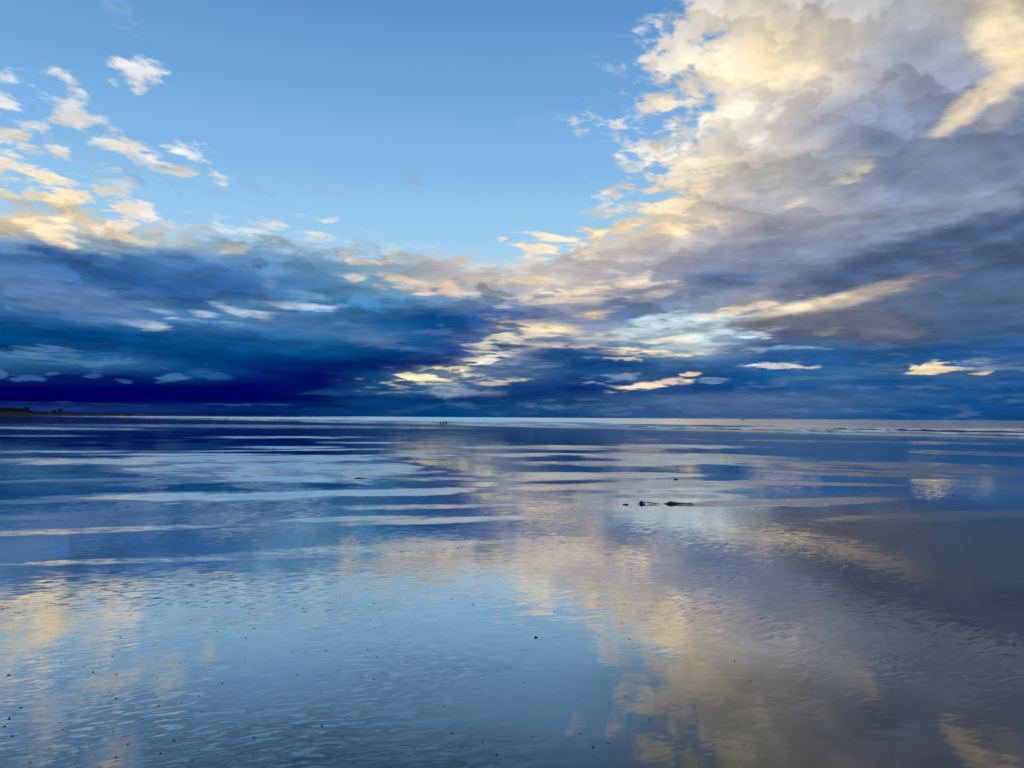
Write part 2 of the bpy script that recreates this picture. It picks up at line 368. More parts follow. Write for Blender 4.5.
# lit edges, holes and dark bellies (x, y, rx, ry, tilt, colour, strength, softness, raggedness)
PALE = (196, 224, 236)
ACC = [
 # upper right lobes that catch the low light
 (1016, 40, 74, 40, 50, (208, 194, 176), .7, 1, .3), (1012, 42, 62, 34, 50, (238, 218, 180), 1, .7, .22), (1002, 84, 42, 18, -12, (236, 214, 176), .9, .8, .22), (960, 111, 50, 17, -26, (232, 212, 180), .95, .8, .25),
 (1006, 112, 46, 18, -25, (176, 170, 166), .7, 1, .3), (1022, 95, 26, 18, -30, (130, 140, 160), .5, 1, .5),
 (854, 172, 26, 10, -26, (255, 236, 186), 1, 1.3, .5), (848, 166, 34, 16, -20, (205, 195, 178), .5, 1, .6), (797, 200, 16, 6, -10, (220, 208, 188), .6, 1.4, .7),
 (760, 75, 70, 26, -5, (252, 232, 192), .7, 1, .9), (735, 55, 60, 14, -8, (246, 230, 200), .7, .9, 1), (700, 108, 60, 16, 3, (240, 228, 206), .8, .7, 1.1), (770, 120, 40, 8, -50, (232, 222, 205), .7, .8, .8),
 (700, 172, 70, 14, -6, (238, 222, 196), .7, .8, 1.1), (665, 205, 50, 10, -14, (246, 226, 188), .85, .7, 1), (660, 228, 62, 12, -4, (248, 224, 180), .85, .8, 1),
 (860, 62, 40, 12, -20, (160, 172, 192), .4, 1, .8), (890, 110, 90, 22, -10, (128, 144, 172), .45, 1, .8), (770, 195, 80, 8, -12, (150, 155, 168), .5, 1, .9),
 (790, 230, 120, 20, -8, (150, 154, 168), .4, 1, .8),
 # great grey roll on the right
 (905, 234, 210, 38, -12, (146, 158, 182), .8, .9, .25), (935, 257, 205, 40, -11, (72, 94, 130), .97, .5, .18), (900, 270, 150, 10, -11, (92, 112, 146), .6, 1, .5), (960, 246, 120, 6, -11, (98, 118, 152), .5, 1, .5), (815, 268, 60, 18, -25, (112, 127, 157), .6, 1, .4), (985, 312, 130, 28, -8, (74, 100, 134), .7, 1, .4),
 (985, 196, 130, 12, -14, (138, 152, 178), .7, 1, .35), (880, 212, 90, 12, -12, (150, 158, 176), .6, 1, .4), (760, 248, 80, 14, -10, (120, 130, 156), .6, 1, .5), (985, 165, 90, 10, -18, (112, 130, 160), .6, 1, .4), (880, 140, 60, 10, -20, (118, 134, 166), .5, 1, .5), (800, 150, 60, 8, -8, (206, 198, 188), .5, 1, .7), (790, 176, 90, 8, -8, (150, 156, 170), .5, 1, .7), (742, 278, 50, 9, -8, (62, 94, 146), .75, 1.3, .9),
 (900, 287, 90, 14, -13, (170, 164, 160), .7, 1.2, .3), (855, 297, 86, 11, -12, (232, 210, 172), 1, 1.3, .28), (795, 309, 70, 9, -10, (242, 224, 186), .9, 1.2, .45), (820, 303, 60, 5, -11, (250, 232, 192), .8, 1.2, .4),
 (748, 328, 48, 10, -4, (112, 112, 132), .95, .7, .6), (840, 324, 110, 16, -5, (96, 102, 124), .9, .9, .45), (892, 328, 40, 15, 12, (116, 121, 136), .75, .9, .6), (822, 332, 18, 5, -8, (140, 142, 152), .6, .8, .8),
 # clear gap and its yellow rims
 (668, 322, 80, 12, -4, PALE, .85, .8, 1.0), (720, 336, 50, 7, -4, PALE, .9, .7, .9), (690, 346, 90, 7, 2, (206, 222, 222), .7, .8, 1), (640, 353, 56, 6, 2, (250, 226, 176), .9, .8, 1),
 (664, 342, 46, 5, -3, (252, 232, 180), .7, .8, 1), (768, 330, 22, 6, -14, (196, 218, 232), .6, 1.4, 1), (735, 310, 60, 6, -10, (235, 215, 180), .7, .8, .9),
 (550, 243, 46, 13, -4, (248, 230, 194), 1, .7, .8), (600, 252, 22, 8, 5, (236, 222, 196), .8, .7, 1), (530, 281, 50, 6, 3, (248, 220, 176), .8, .8, 1), (590, 290, 80, 6, -4, (240, 215, 180), .6, .9, 1.1),
 (420, 285, 70, 9, 3, (236, 206, 170), .75, .9, 1.1), (365, 262, 36, 7, 4, (222, 200, 178), .7, .8, 1), (480, 275, 70, 6, 3, (176, 182, 196), .6, .9, 1),
 (200, 240, 70, 9, 6, (226, 206, 180), .6, 1.3, 1.1), (120, 237, 50, 8, 8, (244, 222, 182), .7, 1.2, 1), (50, 236, 60, 8, 10, (248, 226, 182), .8, 1.0, 1),
 (548, 328, 60, 8, 10, (244, 216, 172), .95, .9, 1.2), (600, 315, 28, 6, -6, (252, 218, 156), .95, .9, 1.2), (530, 335, 40, 6, -6, (248, 226, 188), .8, .8, 1),
 (625, 303, 36, 12, -14, (74, 108, 160), .7, .8, .8), (520, 316, 36, 9, 4, (66, 100, 156), .8, .7, .8), (600, 328, 40, 8, -5, (86, 118, 164), .6, .8, .9),
 (500, 343, 42, 9, -14, (246, 232, 198), .95, .7, 1.1), (492, 358, 26, 6, -14, (250, 238, 206), .95, .6, 1), (515, 360, 34, 8, -10, (140, 150, 168), .6, .8, .9),
 (440, 380, 70, 12, -3, (150, 162, 168), .7, 1.1, 1.2), (432, 378, 54, 6.5, -3, (250, 234, 182), 1, .9, 1.4), (450, 372, 30, 5, -5, (250, 232, 180), .9, .9, 1.3), (455, 390, 56, 9, 2, (136, 156, 176), .6, .9, 1.1), (478, 371, 12, 5, 0, (90, 106, 140), .8, .7, .6), (500, 383, 24, 3, -6, (226, 210, 180), .8, .8, .9),
 (500, 350, 110, 26, -4, (150, 168, 186), .45, 1.6, .6), (570, 318, 110, 20, -3, (196, 190, 184), .4, 1.6, .7), (620, 340, 100, 12, -2, (190, 206, 214), .4, 1.5, .8),
 (672, 330, 110, 20, -4, (222, 234, 234), .85, 1.6, .7), (500, 350, 60, 16, -12, (222, 214, 198), .55, 1.6, .9), (435, 378, 70, 12, -3, (214, 206, 176), .6, 1.5, 1.0), (560, 330, 70, 12, 6, (238, 218, 186), .5, 1.6, 1),
 (565, 300, 70, 5, -4, (226, 206, 182), .7, .9, 1.3), (610, 282, 70, 6, -6, (222, 208, 190), .6, .9, 1.3), (650, 296, 46, 6, -12, (214, 196, 176), .5, .9, 1.2), (560, 345, 60, 4, 4, (236, 214, 184), .7, .8, 1.3), (520, 352, 40, 5, -8, (186, 190, 196), .6, .8, 1.3), (610, 338, 60, 6, -4, (206, 214, 214), .7, .9, 1.2), (580, 322, 44, 5, 2, (92, 120, 164), .7, .8, 1.1), (500, 300, 50, 6, 4, (150, 162, 184), .6, .9, 1.2), (470, 292, 60, 5, 3, (214, 196, 180), .6, .9, 1.3), (540, 270, 70, 6, 2, (190, 190, 194), .6, .9, 1.3), (690, 300, 60, 7, -10, (128, 142, 168), .6, .9, 1.1), (615, 358, 30, 3, 3, (242, 222, 184), .8, .8, 1.2),
 # low banks in the middle and on the right
 (560, 342, 84, 5, 3, (120, 132, 156), .8, .9, .8), (568, 354, 76, 7, 0, (4, 72, 132), .9, .8, .6), (600, 366, 52, 8, 4, (2, 66, 126), .8, .9, .6), (520, 368, 40, 7, -8, (96, 126, 166), .6, .9, 1),
 (560, 388, 100, 6, 0, (0, 52, 116), .8, .9, .6), (520, 395, 80, 5, -4, (0, 50, 112), .7, .9, .6),
 (618, 378, 24, 5, -6, (128, 152, 184), .85, .6, 1), (590, 381, 8, 3, -6, (120, 148, 182), .8, .6, .8), (715, 381, 20, 4, -2, (112, 142, 180), .8, .7, .9), (655, 384, 44, 7, -7, (150, 156, 170), .7, 1.1, 1.2), (655, 385, 34, 4.5, -7, (246, 218, 178), .95, 1.0, 1.2), (694, 374, 12, 2.5, -4, (252, 222, 178), .9, .7, .9),
 (680, 391, 70, 4, 0, (0, 62, 126), .7, .9, .5), (790, 366, 46, 6, 2, (120, 150, 184), .5, 1.3, 1.2), (790, 366, 36, 3, 2, (232, 220, 200), .8, 1.2, 1.3), (770, 348, 60, 3, 2, (150, 178, 200), .7, .9, .8), (820, 378, 60, 3, 0, (70, 118, 164), .6, .9, .8),
 (945, 367, 50, 9, -4, (140, 156, 176), .7, 1, 1.2), (938, 367.5, 34, 6.5, -4, (250, 226, 184), 1, .8, 1.2), (978, 373, 18, 2.5, -4, (246, 214, 172), .9, .7, .8), (990, 364, 50, 6, 2, (110, 138, 172), .7, .8, .9), (900, 381, 90, 4, 0, (0, 70, 136), .6, .9, .5),
 # blue holes and pale scud in the left bank
 (280, 303, 60, 12, 3, (120, 158, 198), .6, 1.5, .8), (160, 322, 44, 11, 4, (96, 142, 186), .55, 1.5, .8), (240, 312, 50, 11, 10, (112, 152, 194), .6, 1.5, .8),
 (284, 303, 40, 7, 2, (224, 236, 244), 1, 1.2, .8), (256, 315, 26, 7, 4, (232, 238, 240), 1, 1.1, .8), (230, 308, 32, 6.5, 18, (212, 228, 240), .95, 1.2, .8), (205, 316, 26, 5, 12, (218, 232, 242), .95, 1.1, .8), (150, 325, 34, 6, 2, (212, 230, 240), 1, 1.2, .8), (160, 311, 18, 4, 0, (214, 230, 242), .9, 1.2, .8), (170, 318, 12, 3, 0, (210, 226, 238), .8, 1.1, .8), (300, 297, 50, 10, 6, (140, 174, 208), .6, 1.2, 1), (320, 306, 30, 5, 6, (200, 220, 236), .7, 1.2, 1),
 (190, 316, 90, 9, 8, (120, 158, 196), .45, 1, 1), (270, 283, 12, 10, 40, (140, 160, 190), .4, 1, .9),
 (60, 290, 84, 22, 8, (92, 128, 175), .6, .9, .7), (150, 300, 46, 12, 12, (92, 128, 174), .5, .9, .8), (110, 268, 110, 10, 12, (52, 96, 156), .6, .9, .6), (190, 290, 60, 9, 14, (42, 92, 152), .6, .9, .6),
 (70, 300, 120, 24, 8, (90, 124, 172), .8, .6, .3), (120, 276, 130, 9, 12, (40, 88, 150), .7, .8, .4), (250, 292, 70, 12, 8, (34, 84, 146), .6, .8, .4), (60, 334, 130, 9, 2, (0, 66, 128), .7, .9, .4), (230, 345, 120, 12, 2, (6, 76, 138), .6, .9, .5), (300, 322, 90, 12, 4, (84, 126, 172), .6, .8, .5), (240, 262, 130, 9, 6, (112, 148, 192), .5, .9, .6), (170, 256, 110, 7, 8, (60, 100, 160), .6, .9, .6), (400, 362, 110, 9, -6, (0, 36, 104), .7, .9, .3),
 (375, 340, 42, 11, 5, (84, 116, 164), .75, .6, .6), (330, 334, 70, 10, 3, (66, 108, 160), .5, .9, .7), (440, 318, 70, 12, 4, (4, 70, 136), .7, .9, .6), (435, 330, 26, 5, -8, (84, 120, 168), .5, .8, 1), (470, 312, 40, 6, -2, (70, 104, 156), .5, .8, .8),
 (80, 358, 84, 7, 4, (74, 122, 164), .7, .8, 1.1), (20, 354, 50, 6, 3, (78, 126, 166), .7, .8, 1), (34, 378, 24, 5, -3, (52, 98, 148), .8, .6, .8), (52, 373, 8, 3, 0, (56, 102, 150), .7, .6, .8), (0, 373, 10, 6, 10, (60, 106, 152), .8, .6, .8), (92, 375, 13, 4, 4, (54, 100, 150), .8, .6, .8), (127, 382, 8, 3, 4, (48, 92, 146), .7, .6, .8), (172, 378, 24, 6.5, -8, (54, 108, 156), .85, .6, .9), (205, 374, 30, 9, 5, (36, 96, 148), .6, .8, .9),
 (90, 392, 220, 8, 0, (0, 0, 88), .6, 1, .4), (300, 378, 100, 12, -5, (0, 6, 94), .6, 1, .5), (360, 392, 70, 4, 0, (30, 84, 130), .5, .9, .9), (80, 403.5, 90, 1.2, 1, (52, 78, 140), .7, 1, .6), (250, 404.5, 80, 1.0, 0, (40, 90, 130), .6, 1, .6),
 (590, 404.5, 60, 1.8, -1, (72, 110, 150), .7, 1, .8), (700, 401, 80, 3.5, -1, (78, 112, 154), .5, 1, .8), (480, 405, 50, 1.5, 1, (60, 104, 146), .6, 1, .8),
]
low_c = low1 - 0.5
mid_c = mad(low_c, 0.5, erode_c * 0.5)
warp = ((az + (low2 - 0.5) * 2.0, el + (low3 - 0.5) * 0.5, low_c),
        (az + (w1 - 0.5) * 2.0 + (low2 - 0.5) * 1.2, el + (w3 - 0.5) * 0.6 + (low3 - 0.5) * 0.5, mid_c),
        (az + (w1 - 0.5) * 3.4 + (fine - 0.5) * 1.5, el + (w3 - 0.5) * 1.7 + (grain - 0.5) * 0.7, erode_c))
for px, py, rx, ry, ang, c, st, soft, rag in ACC:
    e0 = sky_at(px, py)[1]
    u, v, n = warp[0 if e0 < 4.5 else (1 if e0 < 9 else 2)]
    c = tuple(k * (1.04 if sum(c) > 590 and c[0] > c[2] + 20 else 1.0) for k in c)
    sky = patch(sky, px, py, rx, ry, ang, c, st, u, v, n, shade1, 8.5 * rag, 0.0, 1.6 * soft)

# cloud overhead and behind the viewer: an ordinary broken sky
behind = smooth(E.m('ABSOLUTE', az), 40.0, 62.0)
over = smooth(el, 36.0, 52.0)
gen = mixc(smooth(bill, 0.42, 0.6), base, tuple(v * K for v in lin((165, 172, 184))))
sky = mixc(E.m('MAXIMUM', behind, over), sky, gen)
wt.links.new(sky, w_bg.inputs['Color'])
scene.world = world

# ------------------------------------------------------------------ lay of the land
# d runs down the beach to the sea, s along the shore; the beach falls 11 mm per metre
DN, SN = Vector((0.8, 0.6, 0)), Vector((-0.6, 0.8, 0))
SLOPE, SEA_Z, SHORE = 0.011, -2.05, 2.05 / 0.011


def beach_z(d):
    if d > -40:
        return max(-SLOPE * d, -9.0)
    return min(0.44 + (-40 - d) * 0.004, 0.8)


def ground_at(px, py):
    """where the line of sight through a photo pixel meets the beach"""
    r, z = ray(px, py), 0.0
    for _ in range(40):
        t = (CAM_Z - z) / -r.z
        p = Vector((r.x * t, r.y * t, 0))
        z = 0.5 * z + 0.5 * beach_z(p.dot(DN))
    return Vector((p.x, p.y, beach_z(p.dot(DN))))


def link(o, parent=None):
    COL.objects.link(o)
    if parent:
        o.parent = parent
    return o


def mesh_obj(name, verts, faces, mat, parent=None, smooth_shade=False):
    me = bpy.data.meshes.new(name)
    me.from_pydata([tuple(v) for v in verts], [], faces)
    me.update()
    if smooth_shade:
        me.polygons.foreach_set('use_smooth', [True] * len(me.polygons))
    if mat:
        me.materials.append(mat)
    return link(bpy.data.objects.new(name, me), parent)


def bm_obj(name, bm, mat, parent=None, smooth_shade=False):
    me = bpy.data.meshes.new(name)
    bm.normal_update()
    bm.to_mesh(me)
    bm.free()
    if smooth_shade:
        me.polygons.foreach_set('use_smooth', [True] * len(me.polygons))
    if mat:
        me.materials.append(mat)
    return link(bpy.data.objects.new(name, me), parent)


def tag(o, label, cat, group=None):
    o['label'], o['category'] = label, cat
    if group:
        o['group'] = group
    return o


def thing(name, label, cat, loc, rz=0.0, group=None):
    o = bpy.data.objects.new(name, None)
    o.empty_display_size = 0.1
    o.location, o.rotation_euler = loc, (0, 0, rz)
    return tag(link(o), label, cat, group)


def new_mat(name):
    m = bpy.data.materials.new(name)
    m.use_nodes = True
    t = m.node_tree
    E.tree = t
    return m, t, t.nodes['Principled BSDF']


def simple_mat(name, col, rough=0.7, var=0.35, scale=8.0, spec=0.5):
    m, t, b = new_mat(name)
    g = t.nodes.new('ShaderNodeTexCoord')
    n = fbm(g.outputs['Object'], scale, 4)
    k = smooth(n, 0.3, 0.7)
    t.links.new(mixc(k, tuple(c * (1 - var) for c in col), tuple(c * (1 + var) for c in col)), b.inputs['Base Color'])
    b.inputs['Roughness'].default_value = rough
    b.inputs['Specular IOR Level'].default_value = spec
    return m


def world_xy():
    g = E.tree.nodes.new('ShaderNodeNewGeometry')
    s = E.tree.nodes.new('ShaderNodeSeparateXYZ')
    E.tree.links.new(g.outputs['Position'], s.inputs[0])
    return E(s.outputs[0]), E(s.outputs[1])


def slope_normal(sx, sy):
    n = E.tree.nodes.new('ShaderNodeVectorMath')
    n.operation = 'NORMALIZE'
    E.tree.links.new(vec(sx, sy, 1.0), n.inputs[0])
    return n.outputs[0]


def wet_shader(t, normal, base, rough, a, k, lo, hi, fnormal=None):
    """water film: a mirror that fades as one looks down into it, over what lies beneath"""
    out = t.nodes['Material Output']
    b = t.nodes['Principled BSDF']
    b.inputs['Specular IOR Level'].default_value = 0.2
    b.inputs['Roughness'].default_value = 0.6
    t.links.new(base, b.inputs['Base Color'])
    gl = t.nodes.new('ShaderNodeBsdfGlossy')
    gl.distribution = 'GGX'
    t.links.new(normal, gl.inputs['Normal'])
    if isinstance(rough, E):
        t.links.new(rough.s, gl.inputs['Roughness'])
    else:
        gl.inputs['Roughness'].default_value = rough
    lw = t.nodes.new('ShaderNodeLayerWeight')
    lw.inputs['Blend'].default_value = 0.5
    if fnormal:
        t.links.new(fnormal, lw.inputs['Normal'])
    face = 1.0 - E(lw.outputs['Facing'])
    fac = E.m('MINIMUM', E.m('MAXIMUM', a - face * k, lo), hi)
    mx = t.nodes.new('ShaderNodeMixShader')
    t.links.new(fac.s, mx.inputs[0])
    t.links.new(b.outputs[0], mx.inputs[1])
    t.links.new(gl.outputs[0], mx.inputs[2])
    t.links.new(mx.outputs[0], out.inputs[0])
    return mx, fac, out


# ------------------------------------------------------------------ wet sand
# sheets of thin, wind-ruffled water lie on the sand in long strips (photo left end, right end, half thickness, strength);
# a negative strength is a still strip
STRIPS = [
 ((-60, 462), (200, 461), 3.5, 1), ((60, 460), (420, 457), 3.0, 1), ((110, 470), (430, 468), 9, 1), ((-20, 481), (180, 479), 1.8, .35), ((360, 479), (600, 477), 2.6, .5),
 ((60, 499), (340, 495), 4.5, 1), ((200, 496), (560, 488), 3.0, .7), ((-60, 504), (120, 500), 1.8, .25), ((-60, 519), (210, 512), 2.4, .28), ((330, 524), (560, 516), 2.6, .3), ((240, 522), (420, 517), 2.0, .3), ((300, 508), (560, 504), 2.0, .25),
 ((-40, 452), (140, 451), 1.2, .7), ((60, 455), (300, 454), 1.0, .8), ((200, 437.5), (370, 437), .9, 1), ((225, 447.5), (345, 447), 1.0, 1), ((320, 443), (420, 442.5), .8, .9), ((150, 452), (520, 447), .7, .7), ((260, 457), (620, 454), 1.3, .9),
 ((-40, 428.5), (120, 428), 1.4, .7), ((-40, 436), (90, 435.5), .8, .5), ((60, 426.5), (400, 426), 1.2, .6),
 ((-60, 535), (300, 524), 2.4, .3), ((150, 560), (520, 540), 3.0, .22), ((-60, 566), (330, 556), 2.4, .2),
 ((470, 448), (650, 447), 1.6, .5), ((600, 447), (760, 446), 1.2, .45), ((520, 464), (700, 462), 2.0, .45), ((490, 475), (690, 474), 2.0, .45), ((500, 487), (760, 486), 2.4, .3), ((560, 497), (760, 495), 2.4, .25),
 ((560, 454), (830, 461), 3.6, .5), ((720, 459), (1090, 476), 4.2, .5), ((740, 470), (960, 478), 2.2, .5), ((650, 482), (900, 484), 1.6, .4), ((900, 452), (1090, 455), 1.4, .5), ((700, 440), (1060, 444), 1.0, .4), ((690, 505), (900, 499), 2.2, .4), ((760, 470), (860, 471), 1.0, .4), ((840, 520), (1060, 512), 2.5, .3),
 ((380, 430.4), (620, 431.2), .9, -.9), ((500, 440), (640, 440), 1.6, -.7), ((500, 460.5), (590, 460), 1.3, -.8), ((500, 468.5), (650, 468), 2.4, -.7), ((510, 482), (640, 481), 1.6, -.7),
]


def make_sand():
    m, t, b = new_mat('wet_sand')
    x, y = world_xy()
    dist = E.m('SQRT', x * x + y * y)
    big1, big2, big3 = fbm(vec(x * 0.16, y * 0.22), 1.0, 4, 0.6, colour=True)
    # ripple axes: crests run up to the right across the foreground, bending a little
    th = R(24)
    bend = (big1 - 0.5) * 1.4
    cu, cs = math.cos(th), math.sin(th)
    along = x * cu + y * cs
    across = y * cu - x * cs + bend
    rip = fbm(vec(along * 3.0, across * 12.0, 1.0), 1.0, 3, 0.55, 0.25)
    rip2 = fbm(vec(along * 7.0, across * 27.0, 5.0), 1.0, 3, 0.55, 0.2)
    th2 = R(-20)
    cross = fbm(vec((x * math.cos(th2) + y * math.sin(th2)) * 2.0, (y * math.cos(th2) - x * math.sin(th2)) * 10.0, 9.0), 1.0, 4, 0.6, 0.6)
    chop = fbm(vec(x * 2.2, y * 6.0, 2.0), 1.0, 4, 0.65, 0.3)
    ragx, ragy, patchy = fbm(vec(x * 0.30, y * 0.30, 3.0), 1.0, 7, 0.66, 0.2, colour=True)
    # little crests standing out of the film
    cr = (rip - 0.53) * 16.0
    crest = cr / (1.0 + cr * cr * cr * cr)
    cr2 = (rip2 - 0.55) * 13.0
    crest2 = cr2 / (1.0 + cr2 * cr2 * cr2 * cr2)
    strip = None
    still = None
    for p0, p1, h, st in STRIPS:
        a, c = ground_at(*p0), ground_at(*p1)
        mid, ax = (a + c) / 2, (c - a)
        L = ax.length / 2
        ax.normalize()
        pm = ((p0[0] + p1[0]) / 2, (p0[1] + p1[1]) / 2)
        wd = 1.25 * (ground_at(pm[0], pm[1] - h) - ground_at(pm[0], pm[1] + h)).length / 2
        u = mad(x, ax.x / L, mad(y, ax.y / L, -(mid.x * ax.x + mid.y * ax.y) / L))
        v = mad(x, -ax.y / wd, mad(y, ax.x / wd, -(-mid.x * ax.y + mid.y * ax.x) / wd))
        v = v + (ragx - 0.5) * 2.2
        f = smooth(mad(v, v * -1.0, 1.15 - u * u * 1.1) + (patchy - 0.5) * 3.0 + (chop - 0.5) * 1.2, -0.5, 1.25) * abs(st)
        if st > 0:
            strip = f if strip is None else E.m('MAXIMUM', strip, f)
        else:
            still = f if still is None else E.m('MAXIMUM', still, f)
    ruff = strip * (1.0 - still) * mad(smooth(ragy, 0.36, 0.62), 0.6, 0.4)
    # slopes of the water film
    calm = smooth(big3, 0.38, 0.62)                       # some stretches lie stiller than others
    amp = mad(calm, 0.55, 0.55) * (1.0 - still * 0.7)
    s1 = (rip - 0.5) * 0.05 + (rip2 - 0.5) * 0.06
    sB = crest * smooth(big2, 0.42, 0.66) * 0.026 + crest2 * smooth(patchy, 0.40, 0.64) * mad(smooth(y, 4.0, 10.0), -0.020, 0.052)
    s2 = (cross - 0.5) * 0.022
    s3 = (chop - 0.5) * mad(ruff, 0.35, 0.018)
    lean = ruff * -0.135                                   # ruffled faces turned to the viewer are the ones seen
    fx = sB * (-cs) * 1.5
    fy = sB * cu * 1.5
    sx = ((s1 * 0.40 + sB * 0.75) * (-cs) + s2 * 0.34) * amp + (big2 - 0.5) * 0.015 + SLOPE * DN.x * 0.6
    sy = ((s1 * 0.40 + sB * 0.75) * cu + s2 * 0.94) * amp + s3 + lean + SLOPE * DN.y * 0.6
    # sand under the film, darker where it is soaked
    grain = fbm(vec(x * 60.0, y * 60.0), 1.0, 3, 0.6)
    tone = smooth(big1 * 0.5 + patchy * 0.3 + grain * 0.2, 0.35, 0.65)
    base = mixc(tone, (0.010, 0.011, 0.012), (0.024, 0.023, 0.022))
    mx, fac, out = wet_shader(t, slope_normal(sx, sy), base, mad(ruff, 0.24, 0.045) + (patchy - 0.5) * 0.05, 1.64, 3.45, 0.10, 0.96, slope_normal(fx, fy))
    # the mirror is weakened over the near sand to the right of the viewer
    dulled = smooth(x - y * 0.27 + (big2 - 0.5) * 2.0, 0.0, 1.7) * (1.0 - smooth(y, 9.0, 19.0))
    dulled = E.m('MAXIMUM', dulled, smooth(x + (big2 - 0.5) * 0.8, 0.15, 1.0) * (1.0 - smooth(y, 4.3, 5.9)))
    pit = fbm(vec(along * 9.0, across * 30.0, 7.0), 1.0, 4, 0.65, 0.2)          # where grains stand through the film
    pit = smooth(pit, 0.52, 0.70) * (1.0 - smooth(y, 6.0, 16.0)) * smooth(patchy, 0.35, 0.6)
    t.links.new((fac * mad(dulled, -0.56, 1.0) * mad(pit, -0.30, 1.0)).s, mx.inputs[0])
    return m


MAT_SAND = make_sand()
ds = [-40000, -4000, -600, -130, -90, -40, 0, 100, SHORE, 300, 600, 818.2, 3000, 60000]
ss = [-60000, -4000, -500, -100, 0, 100, 500, 4000, 60000]
verts, faces = [], []
for d in ds:
    for s in ss:
        p = DN * d + SN * s
        verts.append((p.x, p.y, beach_z(d)))
n = len(ss)
for i in range(len(ds) - 1):
    for j in range(n - 1):
        faces.append((i * n + j, (i + 1) * n + j, (i + 1) * n + j + 1, i * n + j + 1))
beach = mesh_obj('beach', verts, faces, MAT_SAND)
beach['kind'] = 'structure'


# ------------------------------------------------------------------ sea with its lines of surf
def make_sea_mat():
    m, t, b = new_mat('sea_water')
    x, y = world_xy()
    d = x * DN.x + y * DN.y
    s = x * SN.x + y * SN.y
    w1_, w2_, w3_ = fbm(vec(d * 0.30, s * 0.06, 0.0), 1.0, 5, 0.62, 0.2, colour=True)
    c1, c2, c3 = fbm(vec(x * 1.1, y * 1.1, 6.0), 1.0, 3, 0.6, colour=True)
    rough_out = mad(smooth(d, 270.0, 400.0), 0.75, 0.25)
    sd = (w1_ - 0.5) * 0.4 * rough_out
    sx = sd * DN.x + (c1 - 0.5) * 0.15 * rough_out
    sy = sd * DN.y + (c2 - 0.5) * 0.15 * rough_out - mad(smooth(d, 270.0, 400.0), 0.105, 0.02)
    g = t.nodes.new('ShaderNodeNewGeometry')
    nn = t.nodes.new('ShaderNodeVectorMath')
    nn.operation = 'NORMALIZE'
    t.links.new(vop('ADD', g.outputs['Normal'], vec(sx, sy, 0.0)), nn.inputs[0])
    at = t.nodes.new('ShaderNodeAttribute')
    at.attribute_name = 'foam'
    fo = E(at.outputs['Fac'])
    fn = fbm(vec(d * 0.9, s * 0.10, 2.0), 1.0, 5, 0.65, 0.3)
    fm = smooth(fo + (fn - 0.5) * 2.6 * clamp01(fo * 4.0), 0.30, 0.60)
    mx, fac, out = wet_shader(t, nn.outputs[0], mixc(0.0, (0.010, 0.030, 0.055), (0.0, 0.0, 0.0)), 0.10, 1.0, 3.0, 0.04, 0.95)
    fb = t.nodes.new('ShaderNodeBsdfDiffuse')
    fb.inputs['Color'].default_value = (0.82, 0.84, 0.86, 1)
    m2 = t.nodes.new('ShaderNodeMixShader')
    t.links.new(fm.s, m2.inputs[0])
    t.links.new(mx.outputs[0], m2.inputs[1])
    t.links.new(fb.outputs[0], m2.inputs[2])
    t.links.new(m2.outputs[0], out.inputs[0])
    return m


MAT_SEA = make_sea_mat()


def wave_field(d, s):
    """height and foam of the breaking swell at shore coordinates"""
    wob = 4.0 * np.sin(s * 0.021 + 0.7) + 2.2 * np.sin(s * 0.057 + 2.0) + 1.2 * np.sin(s * 0.131)
    z = np.zeros_like(d)
    foam = np.zeros_like(d)
    rng = np.random.RandomState(3)
    for k, (dc, ht, wid, fo) in enumerate(((190, .32, 2.0, 1.0), (197, .6, 2.6, 1.0), (206, .85, 3.2, 1.0), (219, 1.0, 3.8, 1.0), (236, 1.1, 4.6, .9), (256, 1.2, 5.0, .9), (284, 1.2, 5.6, .8), (318, 1.2, 6.0, .6), (358, 1.1, 7.0, .4))):
        ph = rng.uniform(0, 6.28, 4)
        am = 0.62 + 0.3 * np.sin(s * 0.0123 * (1 + k * .07) + ph[0]) + 0.25 * np.sin(s * 0.037 + ph[1]) + 0.15 * np.sin(s * 0.11 + ph[2])
        am = np.clip(am, 0, 1) * np.interp(s, [-50, 120, 260], [1, 1, 0.6])
        c = dc + wob * (0.5 + k * 0.12) + 3 * np.sin(s * 0.009 + ph[3])
        u = (d - c) / wid
        prof = np.where(u < 0, np.exp(-(u * 3.6) ** 2), np.exp(-(u * 1.0) ** 2))   # steep face towards the beach
        z += ht * am * prof
        fr = np.exp(-((d - (c + wid * 0.10)) / (wid * 0.30)) ** 2) * np.clip((am - 0.35) * 2.4, 0, 1)
        tail = np.where(u > 0, np.exp(-u * 0.7), 0) * np.clip((am - 0.5) * 1.6, 0, 0.7)
        foam = np.maximum(foam, fo * np.maximum(fr, tail * 0.8))
    swash = np.exp(-((d - (SHORE + 1.0 + 0.25 * wob)) / 1.1) ** 2) * 0.75
    foam = np.maximum(foam, swash)
    return z, foam


